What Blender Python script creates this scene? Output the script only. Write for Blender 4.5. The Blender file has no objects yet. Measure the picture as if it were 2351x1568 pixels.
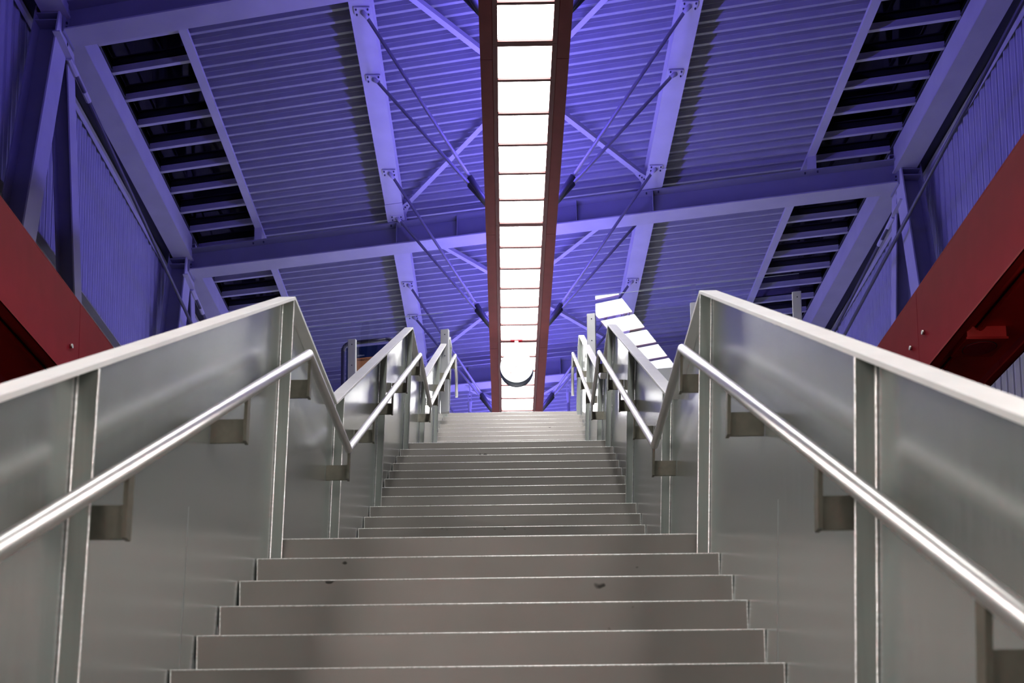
import bpy, math, random
from mathutils import Vector, Matrix
random.seed(7)
SC = bpy.context.scene
COL = SC.collection

# ------------------------------------------------------------------ camera
F_PX, PPX, PPY = 2803.3, 1175.5, 1707.1
YAW, PIT, ROL, CX = -.0123, .11139, -.00945, .15608
def _rows():
    c, s = math.cos(YAW), math.sin(YAW); A = Matrix(((c, -s, 0), (s, c, 0), (0, 0, 1)))
    c, s = math.cos(PIT), math.sin(PIT); B = Matrix(((1, 0, 0), (0, c, s), (0, -s, c)))
    c, s = math.cos(ROL), math.sin(ROL); D = Matrix(((c, 0, s), (0, 1, 0), (-s, 0, c)))
    return D @ B @ A
R_ = _rows()
right, fwd, up = R_[0], R_[1], R_[2]
cam = bpy.data.cameras.new('camera')
cam_o = bpy.data.objects.new('camera', cam); COL.objects.link(cam_o)
cam_o.matrix_world = Matrix(((right[0], up[0], -fwd[0], CX), (right[1], up[1], -fwd[1], 0),
                             (right[2], up[2], -fwd[2], 0), (0, 0, 0, 1)))
cam.sensor_width = 36.0
cam.lens = F_PX / 2351 * 36
cam.shift_x = (1175.5 - PPX) / 2351
cam.shift_y = (PPY - 784) / 2351
cam.clip_start = .02; cam.clip_end = 300
cam.dof.use_dof = True; cam.dof.focus_distance = 13.0; cam.dof.aperture_fstop = 5.6
SC.camera = cam_o

# ------------------------------------------------------------------ world, exposure
SC.view_settings.view_transform = 'Standard'
SC.view_settings.look = 'None'
SC.view_settings.exposure = 0.0
SC.view_settings.gamma = 1.0
SC.view_settings.use_curve_mapping = False
SC.cycles.use_denoising = True
SC.cycles.max_bounces = 8
SC.cycles.sample_clamp_indirect = 6
W = bpy.data.worlds.new('night_sky'); SC.world = W; W.use_nodes = True
bg = W.node_tree.nodes['Background']
bg.inputs[0].default_value = (.30, .36, .42, 1); bg.inputs[1].default_value = .004

PANEL_L = 17.0        # white ceiling panels
UP_L = 215.0          # violet uplight tube
SIDE_L = 205.0        # white tubes under the side beams

# ------------------------------------------------------------------ materials
def nt(name):
    m = bpy.data.materials.new(name); m.use_nodes = True
    return m, m.node_tree, m.node_tree.nodes['Principled BSDF']
def noise(t, scale, detail=3, vec=None, sc=(1, 1, 1)):
    n = t.nodes.new('ShaderNodeTexNoise'); n.inputs['Scale'].default_value = scale; n.inputs['Detail'].default_value = detail
    tc = t.nodes.new('ShaderNodeTexCoord'); mp = t.nodes.new('ShaderNodeMapping')
    mp.inputs['Scale'].default_value = sc
    t.links.new(tc.outputs['Object'], mp.inputs['Vector']); t.links.new(mp.outputs[0], n.inputs['Vector'])
    return n
def ramp(t, src, stops):
    r = t.nodes.new('ShaderNodeValToRGB'); t.links.new(src, r.inputs[0])
    e = r.color_ramp.elements
    while len(e) < len(stops): e.new(.5)
    for k, (p, c) in enumerate(stops):
        e[k].position = p; e[k].color = (*c, 1) if len(c) == 3 else c
    return r
def mat(name, col, rough=.5, metal=0., var=.08, vscale=3., stretch=(1, 1, 1), bump=0., bscale=60., spec=.5, rvar=0.):
    m, t, b = nt(name)
    n = noise(t, vscale, 4, sc=stretch)
    lo = tuple(c * (1 - var) for c in col); hi = tuple(min(1, c * (1 + var)) for c in col)
    r = ramp(t, n.outputs['Fac'], [(.3, lo), (.7, hi)])
    t.links.new(r.outputs[0], b.inputs['Base Color'])
    b.inputs['Roughness'].default_value = rough; b.inputs['Metallic'].default_value = metal
    b.inputs['Specular IOR Level'].default_value = spec
    if rvar:
        r2 = ramp(t, n.outputs['Fac'], [(.3, (rough - rvar,) * 3), (.7, (rough + rvar,) * 3)])
        t.links.new(r2.outputs[0], b.inputs['Roughness'])
    if bump:
        n2 = noise(t, bscale, 2, sc=stretch); bp = t.nodes.new('ShaderNodeBump')
        bp.inputs['Strength'].default_value = bump; bp.inputs['Distance'].default_value = .003
        t.links.new(n2.outputs['Fac'], bp.inputs['Height']); t.links.new(bp.outputs[0], b.inputs['Normal'])
    return m
def emit(name, col, strength):
    m, t, b = nt(name)
    b.inputs['Base Color'].default_value = (*col, 1)
    b.inputs['Emission Color'].default_value = (*col, 1); b.inputs['Emission Strength'].default_value = strength
    return m
def glass(name, tint=(.93, .97, .96), ior=1.5, alpha=.0):
    m = bpy.data.materials.new(name); m.use_nodes = True; t = m.node_tree; t.nodes.clear()
    o = t.nodes.new('ShaderNodeOutputMaterial'); mx = t.nodes.new('ShaderNodeMixShader')
    tr = t.nodes.new('ShaderNodeBsdfTransparent'); gl = t.nodes.new('ShaderNodeBsdfGlossy')
    fr = t.nodes.new('ShaderNodeFresnel'); fr.inputs[0].default_value = ior
    tr.inputs[0].default_value = (*tint, 1); gl.inputs['Roughness'].default_value = .012
    t.links.new(fr.outputs[0], mx.inputs[0]); t.links.new(tr.outputs[0], mx.inputs[1]); t.links.new(gl.outputs[0], mx.inputs[2])
    t.links.new(mx.outputs[0], o.inputs[0]); return m

M = {}
M['roof_steel'] = mat('grey painted roof steel', (.50, .49, .53), .45, .0, .06, 2.5)
M['beam_steel'] = mat('grey beam steel with painted shade', (.27, .27, .31), .40, .0, .06, 2.0)  # same grey paint as the flanges, darkened to put shade on the webs
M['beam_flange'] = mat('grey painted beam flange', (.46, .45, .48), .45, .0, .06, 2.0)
M['deck'] = mat('coated steel deck', (.36, .36, .40), .40, .1, .05, 4)
M['cladding'] = mat('coated wall cladding', (.47, .47, .53), .42, .1, .06, 2)
M['rail_dark'] = mat('dark grey rod paint', (.10, .10, .12), .45, .3)
M['rod'] = mat('grey painted rod', (.32, .31, .36), .4, .3)
M['brace'] = mat('dark grey brace rod', (.13, .13, .135), .45, .3)
M['red'] = mat('red painted steel', (.29, .015, .027), .65, 0, .06, 6, spec=.05)
M['red_top'] = mat('red light beam washed by glare', (.21, .050, .050), .6, 0, .06, 6, spec=.15)  # same red paint, desaturated to carry the glare of the panels
M['bar'] = mat('red cross bar greyed by glare', (.20, .085, .085), .6, 0, .06, 6, spec=.2)  # red steel greyed in the base colour to imitate panel glare
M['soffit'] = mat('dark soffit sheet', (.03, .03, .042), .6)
M['red_lip'] = mat('red lip with painted bounce', (.45, .016, .014), .5, 0, .06, 6, spec=.2)  # same paint as the beam, brightened in place of light bounced from below
M['red_in'] = mat('red recess with painted bounce', (.62, .020, .016), .5, 0, .08, 6)  # base red raised to make up for bounce light missing in the recess
M['dark_slot'] = mat('dark slot and shadow strip', (.015, .012, .012), .7)
M['panel'] = emit('opal light panel', (1., .985, .96), PANEL_L)
M['uplight'] = emit('violet uplight tube', (.18, .142, 1.0), UP_L)
M['side_lamp'] = emit('white fluorescent tube', (1., .99, .96), SIDE_L)
# stairs
def steel_sheet(name, col, rough, metal):
    m, t, b = nt(name)
    n = noise(t, 3, 4, sc=(30, 30, .5)); n3 = noise(t, .6, 2)
    mx = t.nodes.new('ShaderNodeMath'); mx.operation = 'MULTIPLY_ADD'
    t.links.new(n3.outputs['Fac'], mx.inputs[0]); mx.inputs[1].default_value = .5; t.links.new(n.outputs['Fac'], mx.inputs[2])
    r = ramp(t, mx.outputs[0], [(.45, tuple(c * .93 for c in col)), (1.0, tuple(min(1, c * 1.05) for c in col))])
    t.links.new(r.outputs[0], b.inputs['Base Color'])
    r2 = ramp(t, mx.outputs[0], [(.45, (rough - .03,) * 3), (1.0, (rough + .04,) * 3)])
    t.links.new(r2.outputs[0], b.inputs['Roughness'])
    b.inputs['Metallic'].default_value = metal
    return m
M['sheet'] = steel_sheet('brushed steel side sheet', (.50, .53, .515), .22, .8)
M['fin'] = steel_sheet('steel stiffener plate', (.30, .325, .30), .40, .55)
M['cap'] = mat('pale steel cap rail', (.80, .79, .76), .42, .2, .04, 8, bump=.05, bscale=120)
M['weld'] = mat('bright weld bead', (.85, .84, .80), .3, .7, .25, 90, bump=.6, bscale=200)
M['tube'] = mat('polished stainless tube', (.82, .80, .78), .37, 1., .04, 12)
M['bracket'] = mat('dull stainless bracket', (.18, .17, .135), .40, .6, .12, 25)
def riser_mat(name, k):
    m, t, b = nt(name)
    n = noise(t, 2.2, 5); n2 = noise(t, 9, 2, sc=(1, 1, 1.4))
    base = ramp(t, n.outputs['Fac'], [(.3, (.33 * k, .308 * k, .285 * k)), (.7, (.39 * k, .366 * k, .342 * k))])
    spot = ramp(t, n2.outputs['Fac'], [(.235, (1, 1, 1)), (.27, (0, 0, 0))])
    mx = t.nodes.new('ShaderNodeMixRGB'); t.links.new(spot.outputs[0], mx.inputs[0])
    t.links.new(base.outputs[0], mx.inputs[1]); mx.inputs[2].default_value = (.06, .055, .05, 1)
    t.links.new(mx.outputs[0], b.inputs['Base Color'])
    b.inputs['Roughness'].default_value = .40; b.inputs['Metallic'].default_value = .6
    return m
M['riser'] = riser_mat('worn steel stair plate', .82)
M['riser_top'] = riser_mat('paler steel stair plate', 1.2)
M['nosing'] = mat('pale nosing glint and weld', (.80, .78, .73), .35, .4, .35, 120)  # pale speckle paints the highlight along the nosings; end welds share it
M['concrete'] = mat('grey concrete', (.10, .10, .097), .8, 0, .12, 3)
M['fascia'] = mat('pale painted slab edge', (.55, .57, .56), .6, 0, .04, 3)
M['post'] = mat('pale grey metal post', (.50, .51, .53), .4, .2)
M['glass'] = glass('clear balustrade glass', ior=1.7)
M['skyglass'] = glass('skylight glass', (.25, .28, .30), 1.32)
M['glass_edge'] = mat('bright glass edge', (.55, .66, .68), .2, 0, spec=.8)
M['joint'] = mat('dark panel joint', (.30, .31, .30), .5, .5)
M['bolt'] = mat('steel bolt', (.6, .56, .5), .3, 1)
M['bolt_dark'] = mat('dark bolt', (.05, .05, .08), .5, .3)
M['clock_rim'] = mat('dark grey clock case', (.055, .065, .075), .35, .2)
M['dial'] = emit('lit clock dial', (1, .995, .98), 1.6)
M['dial_mark'] = emit('dial mark glowing as bloom', (.70, .74, .77), 1.0)  # self-glow on marks, hands and bezel imitates bloom from the lit dial
M['dial_red'] = emit('red second hand glowing as bloom', (1., .62, .58), 1.0)  # pale glowing red, bloom put into the hand's colour
for q in ('dial_mark', 'dial_red'): M[q].node_tree.nodes['Principled BSDF'].inputs['Base Color'].default_value = (0, 0, 0, 1)
M['hanger'] = mat('red hanger paled by glare', (.85, .35, .28), .5)  # red steel, lightened to paint in the glare around it
M['board_blue'] = mat('dark blue board', (.006, .02, .09), .3)
M['board_orange'] = mat('orange timetable paper', (.62, .26, .10), .7)
M['ink'] = mat('black ink', (.03, .025, .02), .7)
M['white_ink'] = mat('white ink', (.55, .6, .7), .6)
M['tube_dark'] = mat('dark tube frame', (.10, .10, .11), .3, .8)

# ------------------------------------------------------------------ mesh helpers
class MB:
    def __init__(s): s.v = []; s.f = []
    def add(s, vs, fs):
        o = len(s.v); s.v += [tuple(v) for v in vs]; s.f += [tuple(i + o for i in f) for f in fs]; return s
    def box(s, x0, x1, y0, y1, z0, z1, fn=None):
        vs = [(x, y, z) for z in (z0, z1) for y in (y0, y1) for x in (x0, x1)]
        if fn: vs = [fn(*v) for v in vs]
        return s.add(vs, [(0, 2, 3, 1), (4, 5, 7, 6), (0, 1, 5, 4), (2, 6, 7, 3), (0, 4, 6, 2), (1, 3, 7, 5)])
    def prism(s, pts, a, b):
        """closed profile pts (list of Vector offsets) swept from a to b"""
        n = len(pts); a = Vector(a); b = Vector(b)
        vs = [a + Vector(p) for p in pts] + [b + Vector(p) for p in pts]
        fs = [(i, (i + 1) % n, n + (i + 1) % n, n + i) for i in range(n)] + [tuple(range(n))[::-1], tuple(range(n, 2 * n))]
        return s.add(vs, fs)
    def rod(s, a, b, r, n=12, r2=None):
        a = Vector(a); b = Vector(b); d = (b - a).normalized(); r2 = r if r2 is None else r2
        u = d.cross(Vector((0, 0, 1)));
        if u.length < 1e-3: u = d.cross(Vector((0, 1, 0)))
        u.normalize(); w = d.cross(u)
        vs = []
        for p, q in ((a, r), (b, r2)):
            for k in range(n):
                t = 2 * math.pi * k / n; vs.append(p + u * (q * math.cos(t)) + w * (q * math.sin(t)))
        fs = [(k, (k + 1) % n, n + (k + 1) % n, n + k) for k in range(n)] + [tuple(range(n))[::-1], tuple(range(n, 2 * n))]
        return s.add(vs, fs)
    def bar(s, a, b, w, h, side=None):
        """rectangular bar between two points, w across (side dir), h in the third"""
        a = Vector(a); b = Vector(b); d = (b - a).normalized()
        u = Vector(side) if side else d.cross(Vector((0, 0, 1)))
        u = (u - d * u.dot(d)).normalized(); q = d.cross(u)
        pts = [u * (w / 2) + q * (h / 2), u * (-w / 2) + q * (h / 2), u * (-w / 2) - q * (h / 2), u * (w / 2) - q * (h / 2)]
        return s.prism(pts, a, b)
    def path(s, pts, r, n=16):
        """swept tube with mitred corners"""
        P = [Vector(p) for p in pts]; rings = []
        for i, p in enumerate(P):
            if i == 0: d = (P[1] - p).normalized(); m = d
            elif i == len(P) - 1: d = (p - P[i - 1]).normalized(); m = d
            else:
                d = (p - P[i - 1]).normalized(); e = (P[i + 1] - p).normalized(); m = (d + e).normalized()
            u = Vector((1, 0, 0)); u = (u - m * u.dot(m)).normalized(); w = m.cross(u)
            k = 1.0 / max(.35, abs(m.dot(d)))
            rings.append([p + u * (r * math.cos(2 * math.pi * j / n)) + w * (r * k * math.sin(2 * math.pi * j / n)) for j in range(n)])
        vs = [v for q in rings for v in q]; fs = []
        for i in range(len(P) - 1):
            for j in range(n):
                fs.append((i * n + j, i * n + (j + 1) % n, (i + 1) * n + (j + 1) % n, (i + 1) * n + j))
        fs += [tuple(range(n))[::-1], tuple(range((len(P) - 1) * n, len(P) * n))]
        return s.add(vs, fs)
    def build(s, name, m, parent=None, smooth=False, bevel=0):
        me = bpy.data.meshes.new(name)
        off = Vector((0, 0, 0)); p = parent
        while p is not None: off += Vector(p.location); p = p.parent
        own = Vector((0, 0, 0))
        if parent is None:
            xs = list(zip(*s.v)); own = Vector(((min(xs[0]) + max(xs[0])) / 2, (min(xs[1]) + max(xs[1])) / 2, min(xs[2])))
        me.from_pydata([tuple(Vector(v) - off - own) for v in s.v], [], s.f); me.validate(); me.update()
        import bmesh
        bm = bmesh.new(); bm.from_mesh(me); bmesh.ops.recalc_face_normals(bm, faces=bm.faces); bm.to_mesh(me); bm.free()
        if smooth:
            for pg in me.polygons: pg.use_smooth = len(pg.vertices) == 4
        me.materials.append(m)
        o = bpy.data.objects.new(name, me); COL.objects.link(o); o.location = own
        if parent is not None: o.parent = parent
        if bevel:
            b = o.modifiers.new('bevel', 'BEVEL'); b.width = bevel; b.segments = 2; b.limit_method = 'ANGLE'
        return o
def thing(name, label, cat, loc, group=None):
    o = bpy.data.objects.new(name, None); COL.objects.link(o); o.location = loc; o.empty_display_size = .1
    o['label'] = label; o['category'] = cat
    if group: o['group'] = group
    return o
def tag(o, label, cat, group=None):
    o['label'] = label; o['category'] = cat
    if group: o['group'] = group
    return o
def struct(o): o['kind'] = 'structure'; return o
def copy_tree(o, dx=(0, 0, 0), label=None, parent=None):
    c = o.copy(); COL.objects.link(c)
    if parent is None: c.location = Vector(o.location) + Vector(dx)
    else: c.parent = parent
    if label: c['label'] = label
    for ch in list(o.children):
        if ch is not c: copy_tree(ch, parent=c)
    return c

# ------------------------------------------------------------------ roof frame: the roof sits a degree off the stairs, its cross beams run askew
SK = -.203
def UX(u, y): return u - .017 * (y - 18)
def P3(u, y0, z):                 # point at across-position u on the skew line through y0 at the roof centre
    y = y0 + SK * u
    return (UX(u, y), y, z)
BEAM_Y = [14.1 + 6.485 * k for k in (-1, 0, 1, 2, 3, 4)]
BAY = ['above the picture', 'above the middle beam', 'beyond the middle beam', 'behind the clock', 'far away']
BEAM_WORD = ['nearest overhead', 'at the top edge', 'crossing the middle', 'just beyond the clock', 'second beyond the clock', 'farthest away']
Y_LO, Y_HI = BEAM_Y[0] - .6, BEAM_Y[-1] + .6
ZP0, ZP1 = 11.84, 12.12           # purlin bottom, top
ZD = 12.13                        # underside of deck
UC = .205; PUR = 2.255; DECK = 4.865; EAVE = 6.18

# deck, one bay at a time
def deck_bay(k):
    m = MB(); p = .242
    y0, y1 = BEAM_Y[k], BEAM_Y[k + 1]
    n = round((y1 - y0) / p); p = (y1 - y0) / n
    prof = []
    for i in range(n):
        b = y0 + i * p
        prof += [(b, ZD), (b + .046, ZD), (b + .062, ZD + .06), (b + .072, ZD + .06), (b + .090, ZD + .135),
                 (b + .125, ZD + .135), (b + .132, ZD + .118), (b + .144, ZD + .118), (b + .151, ZD + .135),
                 (b + .188, ZD + .135), (b + .207, ZD + .06), (b + .218, ZD + .06), (b + p - .004, ZD + .004)]
    prof.append((y1, ZD))
    us = (UC - DECK, UC + DECK)
    vs = []; 
    for (y, z) in prof:
        for u in us: vs.append(P3(u, y, z))
    fs = [(2 * i, 2 * i + 1, 2 * i + 3, 2 * i + 2) for i in range(len(prof) - 1)]
    m.add(vs, fs)
    o = m.build('ceiling', M['deck']); struct(o)
    sm = o.modifiers.new('sheet', 'SOLIDIFY'); sm.thickness = .002
    return o
for k in range(len(BEAM_Y) - 1): deck_bay(k)

# skylight strips either side of the deck (glass over T bars)
def skylight(k, s, num):
    ya, yb = BEAM_Y[k], BEAM_Y[k + 1]
    ui, uo = UC + s * (DECK + .02), UC + s * (EAVE + .03)
    g = MB(); z = 12.27
    a = [P3(ui, ya, z), P3(uo, ya, z), P3(uo, yb, z), P3(ui, yb, z)]
    b = [(x, y, zz + .012) for x, y, zz in a]
    g.add(a + b, [(0, 1, 2, 3), (7, 6, 5, 4), (0, 4, 5, 1), (1, 5, 6, 2), (2, 6, 7, 3), (3, 7, 4, 0)])
    root = struct(g.build('window_%d' % num, M['skyglass']))
    base = (16.66 if s < 0 else 16.43) - SK * (UC + s * EAVE - 0)
    y = base - .65 * 40
    while y < yb - .1:
        if y > ya + .15:
            r = MB()
            for (w, z0, z1) in ((.016, 12.165, 12.262), (.06, 12.145, 12.165)):
                q = [(-w / 2, z0), (w / 2, z0), (w / 2, z1), (-w / 2, z1)]
                r.prism([(0, dy, dz) for dy, dz in q], P3(ui, y, 0), P3(uo, y, 0))
            r.build('glazing_bar', M['roof_steel'], root)
        y += .645
    return root
n = 1
for s in (-1, 1):
    for k in range(len(BEAM_Y) - 1):
        skylight(k, s, n); n += 1

# edge angle of the deck, eave channel, wall head: long members per side
def longbar(u0, u1, z0, z1, ya, yb, m=None):
    m = m or MB()
    def c(u, y0): return UX(u, y0 + SK * u), y0 + SK * u
    vs = []
    for z in (z0, z1):
        for yy in (ya, yb):
            for u in (u0, u1):
                x, y = c(u, yy); vs.append((x, y, z))
    return m.add(vs, [(0, 2, 3, 1), (4, 5, 7, 6), (0, 1, 5, 4), (2, 6, 7, 3), (0, 4, 6, 2), (1, 3, 7, 5)])
for s, w in ((-1, 'left'), (1, 'right')):
    for k in range(len(BEAM_Y) - 1):
        ya, yb = BEAM_Y[k], BEAM_Y[k + 1]
        u = UC + s * DECK
        m = longbar(u - .065, u + .065, 12.045, 12.06, ya, yb); longbar(u - s * .05 - .006, u - s * .05 + .006, 12.06, 12.13, ya, yb, m)
        longbar(u + s * .059 - .006, u + s * .059 + .006, 12.06, 12.26, ya, yb, m)
        t = m.build('deck_edge_angle', M['roof_steel'])
        tag(t, 'thin steel edge angle on the %s of the ribbed deck, %s' % (w, BAY[k]), 'steel angle', 'deck edge angles')
        # eave channel
        u = UC + s * EAVE
        root = thing('eave_beam', 'steel eave channel along the %s skylight, %s' % (w, BAY[k]), 'steel beam', P3(u, ya, 11.6), 'eave beams')
        m = MB(); e = .0 
        longbar(u - s * .0 - .005, u + .005, 11.62, 12.06, ya + .12, yb - .12, m)
        m.build('web', M['roof_steel'], root)
        m = longbar(u - .04 if s > 0 else u - .31, u + .31 if s > 0 else u + .04, 11.59, 11.62, ya + .12, yb - .12)
        m.build('bottom_flange', M['beam_flange'], root)
        m = longbar(min(u, u + s * .1), max(u, u + s * .1), 12.06, 12.075, ya + .12, yb - .12)
        m.build('top_flange', M['roof_steel'], root)
        # dark soffit between channel and wall head
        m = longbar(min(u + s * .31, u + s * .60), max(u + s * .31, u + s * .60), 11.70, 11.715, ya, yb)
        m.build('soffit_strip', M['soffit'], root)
# main skew beams
for k, yb in enumerate(BEAM_Y):
    root = thing('roof_beam', 'deep steel I-beam crossing the roof, %s' % BEAM_WORD[k], 'steel beam', P3(UC, yb, 11.4), 'main roof beams')
    def sk(u0, u1, dy0, dy1, z0, z1, m):
        vs = []
        for z in (z0, z1):
            for dy in (dy0, dy1):
                for u in (u0, u1): vs.append(P3(u, yb + dy, z))
        return m.add(vs, [(0, 2, 3, 1), (4, 5, 7, 6), (0, 1, 5, 4), (2, 6, 7, 3), (0, 4, 6, 2), (1, 3, 7, 5)])
    L, Rr = UC - EAVE - .02, UC + EAVE + .02
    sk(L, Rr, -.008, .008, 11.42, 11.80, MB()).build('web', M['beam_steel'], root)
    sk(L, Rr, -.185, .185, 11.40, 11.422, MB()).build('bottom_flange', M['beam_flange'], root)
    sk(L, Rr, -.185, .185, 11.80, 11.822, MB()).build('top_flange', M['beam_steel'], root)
    for u in (UC - PUR, UC - 1.15, UC + .95, UC + PUR):
        sk(u - .006, u + .006, -.18, .18, 11.422, 11.80, MB()).build('stiffener_plate', M['beam_steel'], root)
    for s in (-1, 1):
        u = UC + s * (EAVE + .03); ep = sk(u - .012, u + .012, -.20, .20, 11.36, 11.86, MB()); ep = ep.build('end_plate', M['beam_steel'], root)
        for dy in (-.13, .13):
            for z in (11.46, 11.53, 11.70, 11.77):
                a = P3(u - s * .012, yb + dy, z); MB().rod(a, (a[0] - s * .02, a[1], a[2]), .016, 6).build('bolt', M['bolt_dark'], ep)
        # short stub carrying the deck edge
        u = UC + s * (DECK + .0); m = MB(); sk(u - .07, u + .07, -.19, -.178, 11.822, 12.045, m); sk(u - .006, u + .006, -.178, .1, 11.822, 12.045, m)
        m.build('deck_stub', M['roof_steel'], root)
    for s in (-1, 1):
        for du in (-.1, .1):
            for base in (PUR, DECK):
                a = P3(UC + s * base + du, yb - .14, 11.80); MB().rod(a, (a[0], a[1], a[2] - .03), .014, 6).build('bolt', M['bolt_dark'], root)

# purlins between the beams, resting on them
for s, w in ((-1, 'left'), (1, 'right')):
    for k in range(len(BEAM_Y) - 1):
        ya, yb = BEAM_Y[k] + (.01 if k else -.5), BEAM_Y[k + 1] - .0
        u = UC + s * PUR
        root = thing('roof_purlin', 'wide steel purlin %s of the red light beam, %s' % (w, BAY[k]), 'steel beam', P3(u, ya, ZP0), 'roof purlins')
        longbar(u - .155, u + .155, ZP0, ZP0 + .014, ya, yb).build('bottom_flange', M['roof_steel'], root)
        longbar(u - .006, u + .006, ZP0 + .014, ZP1 - .014, ya, yb).build('web', M['roof_steel'], root)
        longbar(u - .155, u + .155, ZP1 - .014, ZP1, ya, yb).build('top_flange', M['roof_steel'], root)
        yj = yb - .75
        longbar(u - .16, u + .16, ZP0 - .008, ZP0, yj, yb - .19).build('splice_plate', M['roof_steel'], root)

# diagonal wind bracing: one pair of angles per bay
for k in range(len(BEAM_Y) - 1):
    ya, yb = BEAM_Y[k] + .22, BEAM_Y[k + 1] - .22
    bay = BAY[k]
    for j, (ua, ub) in enumerate(((-1, 1), (1, -1))):
        z = 11.98 + .03 * j
        a = Vector(P3(UC + ua * (PUR - .1), ya, z)); b = Vector(P3(UC + ub * (PUR - .1), yb, z))
        root = thing('wind_brace', 'diagonal steel angle from %s under the deck, %s' % ('near left to far right' if j == 0 else 'near right to far left', bay), 'steel brace', a, 'diagonal wind braces')
        m = MB(); m.bar(a, b, .085, .008)
        d = (b - a).normalized(); q = d.cross(Vector((0, 0, 1))); m.bar(a + q * .038 + Vector((0, 0, .035)), b + q * .038 + Vector((0, 0, .035)), .008, .07)
        m.build('angle', M['roof_steel'], root)
        for p, dd in ((a, d), (b, -d)):
            g = MB(); pts = [p - dd * .18 + q * .16, p - dd * .18 - q * .16, p + dd * .14 - q * .07, p + dd * .3 - q * .05, p + dd * .3 + q * .05, p + dd * .14 + q * .07]
            vs = [x + Vector((0, 0, -.012)) for x in pts] + [x + Vector((0, 0, -.004)) for x in pts]; n6 = 6
            g.add(vs, [tuple(range(6)), tuple(range(6, 12))[::-1]] + [(i, (i + 1) % 6, 6 + (i + 1) % 6, 6 + i) for i in range(6)])
            gp = g.build('gusset_plate', M['roof_steel'], root)
            for e in (.08, .15, .22): MB().rod(p + dd * e + Vector((0, 0, -.03)), p + dd * e, .013, 6).build('bolt', M['bolt_dark'], gp)

# ------------------------------------------------------------------ red light beam over the stairs
RX0 = .125; RZ = 9.17; RH = .30; PY0 = 12.47 - .625 * 23
def RX(y): return RX0 - .017 * (y - 18)

root = thing('light_beam', 'long red steel beam with a row of glowing white panels hanging over the stairs', 'light beam', (RX(12), 12, RZ))
def rbar(x0, x1, z0, z1, y0, y1):
    vs = [(RX(y) + x, y, z) for z in (z0, z1) for y in (y0, y1) for x in (x0, x1)]
    return MB().add(vs, [(0, 2, 3, 1), (4, 5, 7, 6), (0, 1, 5, 4), (2, 6, 7, 3), (0, 4, 6, 2), (1, 3, 7, 5)])
seg = 3.75
ys = [12.54 - 3.75 * 4 + seg * i for i in range(20)]
for i in range(len(ys) - 1):
    y0, y1 = ys[i], ys[i + 1]
    if y0 > 38: break
    for s in (-1, 1):
        g = .003
        rbar(min(s * .362, s * .50), max(s * .362, s * .50), RZ, RZ + .012, y0 + g + .25, y1 - g + .25).build('bottom_flange', M['red_top'], root)
        rbar(min(s * .302, s * .358), max(s * .302, s * .358), RZ + .003, RZ + .015, y0 + .002, y1 - .002).build('inner_trim', M['bar'], root)
        rbar(min(s * .488, s * .50), max(s * .488, s * .50), RZ + .012, RZ + RH, y0 + .25, y1 + .25).build('side_web', M['red_top'], root)
    tr = rbar(-.10, .10, RZ + RH - .03, RZ + RH, y0 + .25, y1 + .25); tr.build('uplight_tray', M['red_top'], root)
    rbar(-.05, .05, RZ + RH, RZ + RH + .03, y0 + .3, y1 + .2).build('uplight_housing', M['rail_dark'], root)
    ul = MB(); ul.add([(RX(yy) + xx, yy, RZ + RH + .058 - abs(xx) * .8) for yy in (y0 + .32, y1 + .18) for xx in (-.032, 0, .032)], [(0, 1, 4, 3), (1, 2, 5, 4)]); ul.build('uplight_strip', M['uplight'], root)
    rbar(-.487, .487, RZ + .10, RZ + .115, y0 + .25, y1 + .25).build('tray_cover', M['red_in'], root)
    for s in (-1, 1): rbar(min(s * .304, s * .309), max(s * .304, s * .309), RZ + .015, RZ + .10, y0, y1).build('added_light_baffle', M['bar'], root)  # unseen baffles, added to stop panel light leaking sideways into the slot
y = 12.54 - .625 * 23; i = 0
while y < 37.5:
    thick = (i - 23) % 6 == 0
    w = .042 if thick else .021
    rbar(-.305, .305, RZ + .004, RZ + .03, y - w, y + w).build('cross_bar', M['bar'], root)
    rbar(-.302, .302, RZ + .032, RZ + .045, y + .01, y + .625 - .01).build('light_panel', M['panel'], root)
    y += .625; i += 1

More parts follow.
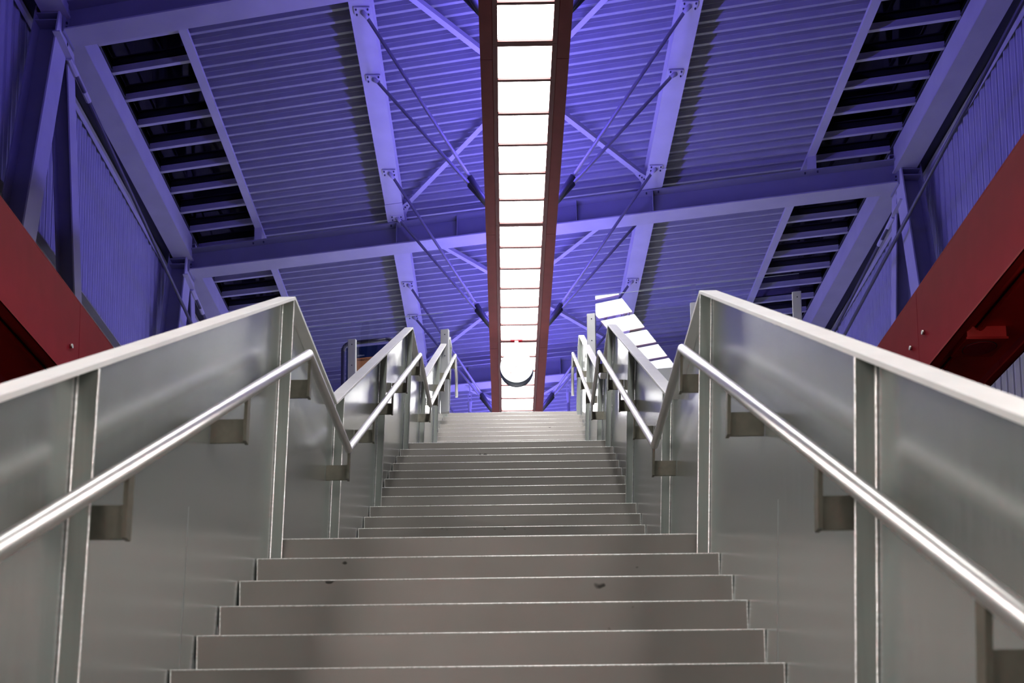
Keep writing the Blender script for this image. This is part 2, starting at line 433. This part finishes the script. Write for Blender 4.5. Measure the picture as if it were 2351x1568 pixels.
# suspension rods: four to each hanging point of the beam
def make_rods(s, yc, half):
    pass
STN = [8.5, 12.33, 16.15, 19.98, 23.84, 27.70, 31.5]
WHERE = ['over the camera', 'at the top edge', 'above the middle roof beam', 'above the clock', 'level with the clock', 'behind the clock', 'farthest away']
protos = {}
for i, yc in enumerate(STN):
    for s in (-1, 1):
        for h in (-1, 1):
            lab = '%s rod of the pair %s the red beam, %s' % ('nearer' if h < 0 else 'farther', 'left of' if s < 0 else 'right of', WHERE[i])
            y = yc + h * .705; u = UC + s * PUR - s * .02
            if s > 0: y -= .0
            x = UX(u, y)
            x_ = x; a = Vector((x_, y, ZP0))
            e = Vector((RX(yc + .12) + s * .47, yc + .12, RZ + RH + .0))
            key = (s, h)
            if key in protos:
                p, ref = protos[key]; copy_tree(p, (-.017 * (yc - ref), yc - ref, 0), lab); continue
            root = thing('suspension_rod', lab, 'steel rod', a, 'suspension rods of the red beam')
            protos[key] = (root, yc)
            d = (e - a).normalized()
            MB().rod(a + d * .1, e - d * .42, .024, 12).build('rod', M['rod'], root, True)
            MB().rod(e - d * .45, e, .042, 12).build('rod_socket', M['rail_dark'], root, True)
            m = MB(); m.box(x_ - .11, x_ + .11, y - .075, y + .075, ZP0 - .024, ZP0 - .008); pl = m.build('end_plate', M['roof_steel'], root, bevel=.002)
            for bx in (-.08, .08):
                for by in (-.05, .05): MB().rod((x_ + bx, y + by, ZP0 - .045), (x_ + bx, y + by, ZP0 - .024), .012, 6).build('bolt', M['bolt_dark'], pl)
            m = MB(); m.rod(a + Vector((0, 0, -.024)), a + d * .14, .038, 10, .026); m.build('rod_boss', M['roof_steel'], root, True)

for s, w in ((-1, 'left'), (1, 'right')):
    a = Vector(P3(UC + s * 1.13, BEAM_Y[3] - .02, 11.40))
    root = thing('hanging_rod', 'short steel rod hanging from the far roof beam just %s of the clock' % w, 'steel rod', a, 'rods under the far roof beam')
    m = MB(); m.box(a.x - .10, a.x + .10, a.y - .07, a.y + .07, 11.384, 11.40); m.box(a.x - .012, a.x + .012, a.y - .05, a.y + .05, 11.2, 11.384); m.build('hanger_plate', M['roof_steel'], root)
    m = MB()
    for o in (-.035, .035): m.bar(a + Vector((o, 0, -.17)), a + Vector((o, 0, -.40)), .014, .05, (1, 0, 0))
    m.rod(a + Vector((0, 0, -.38)), a + Vector((0, 0, -.62)), .052, 12, .034); m.build('clevis', M['roof_steel'], root)
    MB().rod(a + Vector((0, 0, -.6)), a + Vector((0, 0, -2.6)), .034, 12).build('rod', M['roof_steel'], root, True)

# ------------------------------------------------------------------ station clock
CY = 20.0; cxx = RX(CY) - .04
root = thing('station_clock', 'round white station clock hanging under the glowing light beam at the stair top', 'clock', (cxx, CY, 8.55))
cz = 8.665; R0 = .286
cyl = MB(); nn = 64
prof = [(R0 - .012, 0.0), (R0, .008), (R0, .20), (R0 - .02, .21)]
vs = []
for rr, dy in prof:
    for k in range(nn):
        t = 2 * math.pi * k / nn; vs.append((cxx + rr * math.cos(t), CY - .105 + dy, cz + rr * math.sin(t)))
fs = [(j * nn + k, j * nn + (k + 1) % nn, (j + 1) * nn + (k + 1) % nn, (j + 1) * nn + k) for j in range(3) for k in range(nn)]
fs.append(tuple(range(3 * nn, 4 * nn)))
cyl.add(vs, fs).build('clock_case', M['clock_rim'], root, True)
def disc(r, y, mt, name, par, x=0, z=0):
    m = MB(); vs = [(cxx + x + r * math.cos(2 * math.pi * k / nn), y, cz + z + r * math.sin(2 * math.pi * k / nn)) for k in range(nn)]
    vs += [(a, b + .003, c) for a, b, c in vs]
    m.add(vs, [tuple(range(nn)), tuple(range(nn, 2 * nn))[::-1]] + [(k, (k + 1) % nn, nn + (k + 1) % nn, nn + k) for k in range(nn)])
    return m.build(name, mt, par)
dial = disc(R0 - .012, CY - .103, M['dial'], 'dial', root)
def hand(ang, l0, l1, w, mt, name, dy):      # ang clockwise from twelve
    t = math.radians(ang); d = Vector((math.sin(t), 0, math.cos(t))); c = Vector((cxx, CY - .103 - dy, cz))
    return MB().bar(c + d * l0, c + d * l1, w, .002, (math.cos(t), 0, -math.sin(t))).build(name, mt, dial if name == 'hour_mark' else root)
m = MB(); vs = [(cxx + rr * math.cos(2 * math.pi * k / nn), CY - .1055, cz + rr * math.sin(2 * math.pi * k / nn)) for rr in (R0 - .013, R0 - .004) for k in range(nn)]
m.add(vs, [(k, (k + 1) % nn, nn + (k + 1) % nn, nn + k) for k in range(nn)]); m.build('bezel', M['dial_mark'], root)
for h in range(12): hand(h * 30, .205, .238, .012, M['dial_mark'], 'hour_mark', .002)
hand(251, -.02, .135, .013, M['dial_mark'], 'hour_hand', .006)
hand(112, -.03, .205, .010, M['dial_mark'], 'minute_hand', .009)
hand(222, -.03, .14, .004, M['dial_red'], 'second_hand', .012)
t = math.radians(222); disc(.014, CY - .118, M['dial_red'], 'second_hand_disc', root, .15 * math.sin(t), .15 * math.cos(t))
m = MB(); m.box(cxx - .032, cxx + .032, CY - .03, CY + .03, cz + R0 - .01, RZ + .01); m.build('clock_hanger', M['hanger'], root)
m = MB(); m.box(cxx - .1, cxx + .1, CY - .035, CY + .035, RZ - .008, RZ + .004); m.build('hanger_plate', M['red'], root)

# ------------------------------------------------------------------ columns, braces, cladding
for s, w in ((-1, 'left'), (1, 'right')):
    for k, yb in enumerate(BEAM_Y):
        u = UC + s * (EAVE + .045); x0, y0, _ = P3(u, yb, 0)
        x0 = x0; x1 = x0 + s * .34
        xa, xb = min(x0, x1), max(x0, x1)
        root = thing('inclined_column', 'leaning H-section column on the %s under the beam %s' % (w, BEAM_WORD[k]), 'steel column', (x0, y0, 0), 'inclined wall columns')
        top = 11.98; bot = 2.5
        slope = .25
        def yy(z, off): return y0 + off - slope * (top - z)
        def slab(xs0, xs1, o0, o1, z0, z1):
            m = MB(); vs = [(x, yy(z, o), z) for z in (z0, z1) for o in (o0, o1) for x in (xs0, xs1)]
            return m.add(vs, [(0, 2, 3, 1), (4, 5, 7, 6), (0, 1, 5, 4), (2, 6, 7, 3), (0, 4, 6, 2), (1, 3, 7, 5)])
        slab(x0 if s > 0 else x0 - .022, x0 + .022 if s > 0 else x0, -.19, .19, bot, top).build('inner_flange', M['roof_steel'], root)
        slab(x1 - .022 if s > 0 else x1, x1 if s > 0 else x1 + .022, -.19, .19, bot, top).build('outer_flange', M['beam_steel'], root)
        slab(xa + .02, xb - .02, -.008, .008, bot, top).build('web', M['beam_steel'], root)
        for z in (11.93, 11.83, 11.74, 11.56, 11.44):
            slab(xa + .022, xb - .022, -.185, -.008, z, z + .014).build('stiffener_plate', M['beam_steel'], root)
        # second leg leaning the other way
        r2 = thing('inclined_column', 'slimmer strut behind the %s column under the beam %s' % (w, BEAM_WORD[k]), 'steel column', (x0, y0 + .35, 0), 'rear wall struts')
        top2 = 11.35; slope = -.17
        def yy(z, off): return y0 + .12 + off - slope * (top2 - z)
        slab(x0 if s > 0 else x0 - .02, x0 + .02 if s > 0 else x0, -.13, .13, bot, top2).build('inner_flange', M['roof_steel'], r2)
        slab(x1 - .1 * s - .01, x1 - .1 * s + .01, -.13, .13, bot, top2).build('outer_flange', M['beam_steel'], r2)
        slab(min(x0 + s * .02, x1 - s * .11), max(x0 + s * .02, x1 - s * .11), -.007, .007, bot, top2).build('web', M['beam_steel'], r2)
        slope = .25
        # wall brace rod with clevis and turnbuckle
        if 0 < k < len(BEAM_Y) - 1:
            dk = BEAM_Y[k] - BEAM_Y[1]; dx = -.017 * dk
            if s < 0: a, b = Vector((-5.94 + dx, 14.90 + dk, 11.16)), Vector((-5.9 + dx, 23.5 + dk, 9.86))
            else: a, b = Vector((6.52 + dx, 12.55 + dk, 11.03)), Vector((6.10 + dx, 22.4 + dk, 9.92))
            d = (b - a).normalized()
            r3 = thing('brace_rod', 'thin brace rod on the %s from the beam %s' % (w, BEAM_WORD[k]), 'steel rod', a, 'wall brace rods')
            MB().rod(a + d * .5, b, .030, 12).build('rod', M['brace'], r3, True)
            m = MB(); m.bar(a - d * .05, a + d * .5, .10, .016, (1, 0, 0)); m.build('gusset_plate', M['roof_steel'], r3)
            m = MB()
            for o in (-.03, .03): m.bar(a + d * .62 + Vector((o, 0, 0)), a + d * 1.02 + Vector((o, 0, 0)), .014, .03)
            m.rod(a + d * .98, a + d * 1.16, .042, 8); m.rod(a + d * .4, a + d * .68, .045, 8)
            m.build('turnbuckle', M['roof_steel'], r3)
    # cladding, one sheet per bay
    for k in range(len(BEAM_Y) - 1):
        ya, yb = BEAM_Y[k], BEAM_Y[k + 1]
        u = UC + s * (EAVE + .58); dirn = s
        y_off = SK * u
        n = round((yb - ya) / .215); p = (yb - ya) / n
        prof = []
        for i in range(n):
            b = ya + y_off + i * p
            prof += [(b, 0), (b + .03, 0), (b + .048, .085), (b + .084, .085), (b + .089, .072), (b + .099, .072), (b + .104, .085), (b + .134, .085), (b + .152, .03), (b + .18, .03), (b + p - .002, .001)]
        prof.append((yb + y_off, 0))
        zt, zb = 11.66, 5.9
        m = MB(); vs = []
        for (yv, dxx) in prof:
            for z in (zb, zt): vs.append((UX(u, yv) + dirn * dxx, yv, z))
        m.add(vs, [(2 * i, 2 * i + 1, 2 * i + 3, 2 * i + 2) for i in range(len(prof) - 1)])
        o = m.build('wall_' + w, M['cladding']); struct(o)
        sm = o.modifiers.new('sheet', 'SOLIDIFY'); sm.thickness = .002
        # wall head angle and girt
        uu = UC + s * (EAVE + .565)
        bay = BAY[k]
        m = longbar(min(uu, uu - s * .008), max(uu, uu - s * .008), 11.57, 11.67, ya, yb); longbar(min(uu, uu - s * .05), max(uu, uu - s * .05), 11.67, 11.678, ya, yb, m)
        tag(m.build('wall_head_angle', M['roof_steel']), 'steel angle capping the %s ribbed cladding, %s' % (w, bay), 'steel angle', 'wall head angles')
        if s < 0:
            m = longbar(uu, uu + .13, 8.76, 8.785, ya, yb)
            longbar(uu + .0, uu + .012, 8.66, 8.76, ya, yb, m)
            tag(m.build('wall_girt', M['roof_steel']), 'horizontal steel girt low on the %s cladding, %s' % (w, bay), 'steel girt', 'wall girts')
# outer skin so the night sky does not show between cladding and skylight
for s, w in ((-1, 'left'), (1, 'right')):
    ya, yb = BEAM_Y[0], BEAM_Y[-1]
    u0, u1 = UC + s * (EAVE + .02), UC + s * (EAVE + 1.1)
    o = longbar(min(u0, u1), max(u0, u1), 12.16, 12.19, ya, yb).build('trim_%d' % (1 if s < 0 else 2), M['rail_dark']); struct(o)
    u0, u1 = UC + s * (EAVE + .50), UC + s * (EAVE + .72)
    o = longbar(min(u0, u1), max(u0, u1), 5.7, 5.9, ya, yb).build('trim_%d' % (3 if s < 0 else 4), M['rail_dark']); struct(o)

# ------------------------------------------------------------------ red side beams with lamps
def side_beam(s):
    w = 'left' if s < 0 else 'right'
    root = thing('side_beam', 'large red box beam crossing the %s edge of the picture beyond the parapet' % w, 'red beam', (s * 2.6, 6, 3.06))
    zt, zb = 3.60, 3.055
    def sx(x, y): return s * x - .015 * (y - 7)
    def sb(x0, x1, z0, z1, y0, y1, m=None):
        vs = [(sx(x, y), y, z) for z in (z0, z1) for y in (y0, y1) for x in (x0, x1)]
        return (m or MB()).add(vs, [(0, 2, 3, 1), (4, 5, 7, 6), (0, 1, 5, 4), (2, 6, 7, 3), (0, 4, 6, 2), (1, 3, 7, 5)])
    ya, yb = -7.0, 14.5; yj = 7.24
    for (y0, y1) in ((ya, yj - 3.75), (yj - 3.746, yj - .002), (yj + .002, yb)):
        sb(2.60, 2.612, zb, zt, y0, y1).build('side_web', M['red'], root, bevel=.002)
        sb(3.088, 3.10, zb, zt, y0, y1).build('side_web', M['red'], root, bevel=.002)
        sb(2.60, 3.10, zt, zt + .01, y0, y1).build('top_plate', M['red'], root)
    for (y0, y1) in ((ya, yb),):
        sb(2.60, 2.655, zb, zb + .012, y0, y1).build('bottom_lip', M['red_lip'], root)
        sb(3.045, 3.10, zb, zb + .012, y0, y1).build('bottom_lip', M['red_lip'], root)
        sb(2.612, 3.088, zb + .10, zb + .11, y0, y1).build('soffit_plate', M['red_in'], root)
        for x in (2.70, 2.78):
            m = sb(x, x + .035, zb + .078, zb + .10, y0, y1); sb(x + .010, x + .025, zb + .072, zb + .079, y0, y1, m)
            r = m.build('cable_rail', M['red_in'], root)
            sb(x - .012, x - .002, zb + .092, zb + .099, y0, y1).build('rail_shadow_strip', M['dark_slot'], r)  # solid dark strip painting the shadow beside the rail
    # lamps
    yl = 14.2
    while yl > -6:
        if 5.6 < yl < 9.6: yl = 5.55
        m = sb(2.80, 2.92, zb + .02, zb + .10, yl - 1.45, yl); lamp = m.build('lamp_housing', M['red_in'], root)
        a = (sx(2.86, yl - 1.42), yl - 1.42, zb - .004); b = (sx(2.86, yl - .03), yl - .03, zb - .004)
        MB().rod(a, b, .019, 10).build('lamp_tube', M['side_lamp'], lamp)
        yl -= 1.6
    m = MB()
    bl = [(7.13, 3.285), (7.36, 3.29)] if s > 0 else [(7.09, 3.26), (4.0, 3.3)]
    for (y, z) in bl:
        x = sx(2.60, y); m = MB().rod((x - s * .016, y, z), (x, y, z), .014, 8); bb = m.build('bolt', M['bolt'], root, True)
    return sx, zb
for s in (-1, 1):
    sx, zb = side_beam(s)
    if s > 0:
        root = thing('ceiling_speaker', 'square red loudspeaker with round grille under the right red beam', 'loudspeaker', (sx(2.83, 6.9), 6.9, zb + .03))
        y0, y1 = 6.77, 7.02
        vs = [(sx(x, y), y, z) for z in (zb + .02, zb + .035) for y in (y0, y1) for x in (2.71, 2.955)]
        MB().add(vs, [(0, 2, 3, 1), (4, 5, 7, 6), (0, 1, 5, 4), (2, 6, 7, 3), (0, 4, 6, 2), (1, 3, 7, 5)]).build('front_plate', M['red_lip'], root, bevel=.004)
        vs = [(sx(x, y), y, z) for z in (zb + .035, zb + .10) for y in (y0 + .01, y1 - .01) for x in (2.72, 2.945)]
        MB().add(vs, [(0, 2, 3, 1), (4, 5, 7, 6), (0, 1, 5, 4), (2, 6, 7, 3), (0, 4, 6, 2), (1, 3, 7, 5)]).build('speaker_box', M['red_in'], root)
        m = MB(); c = Vector((sx(2.833, 6.895), 6.895, zb + .014)); m.rod(c, c + Vector((0, 0, .008)), .092, 40); m.build('grille', M['red'], root)
        m = MB(); m.rod(c + Vector((0, 0, .003)), c + Vector((0, 0, .007)), .097, 40); m.build('grille_gap', M['dark_slot'], root)

# ------------------------------------------------------------------ stairs
T, RI = .30, .17; H1 = 1.47933; Y0 = 5.29244; LP = 1.52834
Z0 = RI / T * Y0 - H1
LY = [Y0, Y0 + LP + 14 * T, Y0 + 2 * (LP + 14 * T)]
LZ = [Z0, Z0 + 15 * RI, Z0 + 30 * RI]
GZ = Z0 - 15 * RI                       # ground
WL, FI, CAPI, RAILX, CAPH, RAILH, LEAN = .9729, .9199, .9185, .8457, 1.1335, .8576, .03705
def zf(y):                               # nosing line / landing height
    for i in range(3):
        if y <= LY[i]: return max(LZ[i] - (LY[i] - y) * RI / T, (LZ[i - 1] if i else GZ))
    return LZ[2]
def SX(x, dz): return x + LEAN * dz

stairs = thing('staircase', 'long straight grey steel staircase rising in three flights to the platform', 'staircase', (0, LY[0] - 14 * T, GZ))
def step(y, z, depth, last=False, mt='riser'):
    m = MB(); hw = WL - .004
    prof = [(0, 0), (.0, -RI + .006), (.008, -RI + .006), (.008, -.008), (depth + .008, -.008), (depth + .008, 0)]
    m.prism([(0, a, b) for a, b in prof], (-hw, y, z), (hw, y, z))
    o = m.build('landing_plate' if last else 'step', M[mt], stairs)
    m = MB(); m.rod((-hw, y + .001, z - .001), (hw, y + .001, z - .001), .0030, 6)
    m.build('nosing_edge', M['nosing'], o)
    m = MB()
    for s in (-1, 1): m.rod((s * (hw - .002), y - .001, z), (s * (hw - .002), y - .001, z - RI + .01), .003, 6)
    m.build('end_welds', M['nosing'], o)
for i in range(3):
    for j in range(15):
        y = LY[i] - (14 - j) * T; z = LZ[i] - (14 - j) * RI
        if j == 14:
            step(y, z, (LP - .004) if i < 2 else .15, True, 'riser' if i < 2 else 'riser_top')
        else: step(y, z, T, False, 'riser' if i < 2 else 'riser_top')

# ------------------------------------------------------------------ parapets
CUT = [Y0 - 16.2 * T]                    # start
def line_pts():
    """(y, base) kink stations of cap and rail"""
    pts = [(Y0 - 14 * T - .55, GZ + .0)]
    pts = [(LY[0] - 15 * T, LZ[0] - 15 * RI)]
    for i in range(3):
        pts.append((LY[i], LZ[i]))
        if i < 2: pts.append((LY[i] + LP - T, LZ[i]))
    pts.append((LY[2] + .34, LZ[2]))
    return pts
KP = line_pts()
def zbase(y):
    for (a, za), (b, zb_) in zip(KP, KP[1:]):
        if a <= y <= b: return za + (zb_ - za) * (y - a) / (b - a)
    return KP[-1][1] if y > KP[-1][0] else KP[0][1]
FINS = [[LY[0] - 2.44, LY[0] - .02], [LY[0] + LP - .03, LY[1] - 2.10, LY[1] - .02], [LY[1] + LP - .03, LY[2] - 2.10, LY[2] - .02, LY[2] + .32]]
for s, w in ((-1, 'left'), (1, 'right')):
    root = thing('parapet', 'zigzag sheet steel parapet along the %s side of the stairs' % w, 'parapet', (s * WL, KP[0][0], GZ))
    # side sheet (one sheet per run)
    for (a, za), (b, zb_) in zip(KP, KP[1:]):
        cuts = [a, b]
        if a < LY[0] - 1 and b <= LY[0]: cuts = [a, LY[0] - 1.38, b]
        for c, d in zip(cuts, cuts[1:]):
            vs = []
            for xo in (0, s * .008):
                for yv in (c, d):
                    zc = zbase(yv)
                    vs += [(SX(s * WL + xo, -.45), yv, zc - .45), (SX(s * WL + xo, CAPH - .01), yv, zc + CAPH - .01)]
            m = MB(); m.add(vs, [(0, 1, 3, 2), (4, 6, 7, 5), (0, 4, 5, 1), (2, 3, 7, 6), (0, 2, 6, 4), (1, 5, 7, 3)])
            sh = m.build('side_sheet', M['sheet'], root)
            if c != cuts[0]:
                zc = zbase(c); MB().bar((SX(s * (WL - .001), -.3), c, zc - .3), (SX(s * (WL - .001), .5), c, zc + .5), .003, .002, (0, 1, 0)).build('sheet_joint', M['joint'], sh)
    # cap rail
    capo = CAPI + .078
    for (a, za), (b, zb_) in zip(KP, KP[1:]):
        vs = []
        for yv, zv in ((a, za), (b, zb_)):
            for xo in (s * CAPI, s * capo):
                for dz in (CAPH - .016, CAPH): vs.append((SX(xo, CAPH), yv, zv + dz))
        m = MB(); m.add(vs, [(0, 1, 3, 2), (4, 6, 7, 5), (0, 4, 5, 1), (2, 3, 7, 6), (0, 2, 6, 4), (1, 5, 7, 3)])
        m.build('cap_rail', M['cap'], root, bevel=.0015)
    # stiffeners
    for fl in FINS:
        for yv in fl:
            zc = zbase(yv)
            low = zf(yv - .05) - .17 - zc if zf(yv) else -.2
            low = min(-.17, low)
            vs = []
            for yo in (-.006, .006):
                for dz in (low, CAPH - .016):
                    for xx in (s * (WL - .001), s * FI): vs.append((SX(xx, dz), yv + yo, zc + dz + (RI / T * yo if False else 0)))
            m = MB(); m.add(vs, [(0, 1, 3, 2), (4, 6, 7, 5), (0, 4, 5, 1), (2, 3, 7, 6), (0, 2, 6, 4), (1, 5, 7, 3)])
            fo = m.build('stiffener', M['fin'], root)
            m = MB(); m.rod((SX(s * (WL - .004), low), yv - .009, zc + low), (SX(s * (WL - .004), CAPH - .02), yv - .009, zc + CAPH - .02), .0032, 6)
            m.rod((SX(s * (FI), low), yv - .004, zc + low), (SX(s * (FI), CAPH - .02), yv - .004, zc + CAPH - .02), .0028, 6)
            m.build('weld_bead', M['weld'], fo)

    # handrail with brackets
    hr = thing('handrail', 'round stainless handrail following the %s parapet of the stairs' % w, 'handrail', (s * RAILX, KP[0][0], GZ))
    xr = SX(s * RAILX, RAILH)
    pts = [(xr, y, z + RAILH) for y, z in KP[:-1]]
    pts += [(xr, LY[2] + .10, LZ[2] + RAILH - .05), (xr, LY[2] + .34, LZ[2] + RAILH - .20), (xr, LY[2] + .35, LZ[2] + RAILH - .48)]
    MB().path(pts, .0215, 20).build('rail_tube', M['tube'], hr, True)
    by = [LY[0] - 3.40, LY[0] - 2.39, LY[0] - 1.16, LY[0] + .05, LY[0] + LP - T + .04] + [LY[0] + LP - T + .04 + 1.09 * q for q in (1, 2, 3)] + [LY[1] + .03, LY[1] + LP - T + .04] + \
         [LY[1] + LP - T + .04 + 1.09 * q for q in (1, 2, 3)] + [LY[2] + .03]
    for yv in by:
        zc = zbase(yv); top = RAILH - .015; bt = RAILH - .185
        vs = [(SX(xx, dz), yv + yo, zc + dz) for dz in (bt, bt + .085) for yo in (-.005, .005) for xx in (s * (WL - .002), s * (RAILX + .004))]
        m = MB(); m.add(vs, [(0, 2, 3, 1), (4, 5, 7, 6), (0, 1, 5, 4), (2, 6, 7, 3), (0, 4, 6, 2), (1, 3, 7, 5)])
        b = m.build('rail_bracket', M['bracket'], hr)
        vs = [(SX(s * RAILX + xx, dz), yv + yo, zc + dz) for dz in (bt, top) for yo in (-.02, .02) for xx in (-.006, .006)]
        m = MB(); m.add(vs, [(0, 2, 3, 1), (4, 5, 7, 6), (0, 1, 5, 4), (2, 6, 7, 3), (0, 4, 6, 2), (1, 3, 7, 5)])
        m.build('upright_plate', M['bracket'], b)

# ------------------------------------------------------------------ ground and platform
g = MB(); g.box(-14, 14, -14, LY[0] - 14 * T, GZ - .2, GZ); struct(g.build('floor', M['concrete']))
g = MB()
zp = LZ[2]
def edge(x): return 15.72 + SK * x
def slab(xs, y1, m):
    xa, xb = xs
    vs = [(xa, edge(xa), zp - .55), (xb, edge(xb), zp - .55), (xb, y1, zp - .55), (xa, y1, zp - .55),
          (xa, edge(xa), zp), (xb, edge(xb), zp), (xb, y1, zp), (xa, y1, zp)]
    m.add(vs, [(3, 2, 1, 0), (4, 5, 6, 7), (0, 1, 5, 4), (1, 2, 6, 5), (2, 3, 7, 6), (3, 0, 4, 7)])
m = MB(); slab((-5.6, -1.02), 46, m); slab((1.10, 5.6), 46, m)
m.box(-1.02, 1.10, LY[2] + .17, 46, zp - .55, zp)
struct(m.build('floor', M['fascia']))

# glass balustrades on the platform edge, either side of the stair head
def balustrade(xs, posts, w):
    for (xa, xb), which in xs:
        root = thing('glass_panel', 'clear glass balustrade pane on the platform edge, %s' % which, 'glass pane', ((xa + xb) / 2, edge(xa), zp), 'glass balustrade panes')
        dirv = Vector((1, SK, 0)).normalized(); nrm = Vector((-dirv.y, dirv.x, 0))
        a = Vector((xa, edge(xa) + .02, 0)); b = Vector((xb, edge(xb) + .02, 0))
        for off, nm in ((0, 'outer_pane'),):
            m = MB(); vs = []
            for z in (zp + .0, zp + 1.10):
                for p in (a, b): vs += [p + Vector((0, 0, z)), ]
            m.add(vs, [(0, 1, 3, 2)])
            pane = m.build(nm, M['glass'], root)
        m = MB(); m.bar(a + Vector((0, 0, zp + 1.10)), b + Vector((0, 0, zp + 1.10)), .004, .005); 
        m.bar(a + Vector((0, 0, zp)), a + Vector((0, 0, zp + 1.1)), .004, .004); m.bar(b + Vector((0, 0, zp)), b + Vector((0, 0, zp + 1.1)), .004, .004)
        m.build('pane_edge', M['glass_edge'], root)
    for x, which in posts:
        root = thing('balustrade_post', 'pale grey metal post holding the glass, %s' % which, 'post', (x, edge(x) - .03, zp - .3), 'glass balustrade posts')
        a = Vector((x, edge(x) - .03, zp - .35)); b = a + Vector((0, 0, .35 + .83))
        m = MB(); m.bar(a, b, .115, .055, (1, SK, 0)); m.build('post_body', M['post'], root, bevel=.008)
        m = MB()
        for z in (.15, .45, .75):
            c = Vector((x, edge(x) - .058, zp + z)); m.rod(c, c + Vector((0, -.006, 0)), .008, 8)
        m.build('post_screws', M['bolt_dark'], root)
balustrade([((1.13, 2.37), 'right of the stair head nearest the stairs'), ((2.43, 3.72), 'far right behind the right newel')],
           [(1.07, 'at the right of the stair head'), (2.40, 'between the two right panes'), (3.67, 'at the far right end')], 'right')
balustrade([((-2.17, -.93), 'left of the stair head nearest the stairs'), ((-3.5, -2.23), 'farther left in front of the timetable board')],
           [(-.90, 'beside the stair head, left'), (-2.20, 'in front of the timetable board')], 'left')

# timetable board
bx0, bx1 = -2.60, -1.80; by_ = 17.9
def BP(x, dy, z): return Vector((x, by_ + SK * (x - bx0) + dy, z))
root = thing('timetable_board', 'dark blue timetable board with orange sheet in a rounded tube frame on the platform', 'notice board', BP((bx0 + bx1) / 2, 0, zp))
zt = 8.20
pts = [BP(bx0, 0, zp), BP(bx0, 0, zt - .12)] + [BP(bx0 + .12 - .12 * math.cos(t), 0, zt - .12 + .12 * math.sin(t)) for t in (.2, .4, .6, .8, 1.0, 1.2, 1.4, 1.57)] + \
      [BP(bx1 - .12 + .12 * math.sin(t), 0, zt - .12 + .12 * math.cos(t)) for t in (0, .2, .4, .6, .8, 1.0, 1.2, 1.4)] + [BP(bx1, 0, zt - .12), BP(bx1, 0, zp)]
m = MB()
for a, b in zip(pts, pts[1:]): m.rod(a, b, .03, 10)
m.build('tube_frame', M['tube_dark'], root, True)
m = MB(); m.bar(BP(bx0 + .04, -.02, 7.45), BP(bx1 - .04, -.02, 7.45), .03, 1.30); panel = None
m = MB(); vs = [BP(bx0 + .06, 0, 7.0), BP(bx1 - .06, 0, 7.0), BP(bx1 - .06, 0, zt - .09), BP(bx0 + .06, 0, zt - .09)]
vs += [v + Vector((0, -.03, 0)) for v in vs]
m.add(vs, [(0, 1, 2, 3), (7, 6, 5, 4), (0, 4, 5, 1), (1, 5, 6, 2), (2, 6, 7, 3), (3, 7, 4, 0)]); panel = m.build('board_panel', M['board_blue'], root)
m = MB(); vs = [BP(bx0 + .16, -.032, 7.05), BP(bx1 - .15, -.032, 7.05), BP(bx1 - .15, -.032, 7.93), BP(bx0 + .16, -.032, 7.93)]
vs += [v + Vector((0, -.004, 0)) for v in vs]
m.add(vs, [(0, 1, 2, 3), (7, 6, 5, 4), (0, 4, 5, 1), (1, 5, 6, 2), (2, 6, 7, 3), (3, 7, 4, 0)]); sheet = m.build('timetable_sheet', M['board_orange'], panel)
def text(s, x, z, size, mt, name, par):
    cu = bpy.data.curves.new(name, 'FONT'); cu.body = s; cu.size = size; cu.extrude = .0005
    to = bpy.data.objects.new(name, cu); COL.objects.link(to)
    bpy.context.view_layer.update()
    me = bpy.data.meshes.new_from_object(to.evaluated_get(bpy.context.evaluated_depsgraph_get()))
    bpy.data.objects.remove(to)
    me.materials.clear(); me.materials.append(mt)
    o = bpy.data.objects.new(name, me); COL.objects.link(o); o.parent = par
    w = Vector((0, 0, 0)); p = par
    while p is not None: w += Vector(p.location); p = p.parent
    o.rotation_euler = (math.pi / 2, 0, math.atan2(SK, 1))
    o.location = BP(x, -.040, z) - w
    return o
text('Abfahrt', bx0 + .235, 7.955, .036, M['white_ink'], 'white_lettering', panel)
text('Bahnhof Zürich', bx0 + .235, 7.885, .036, M['ink'], 'black_lettering', panel)
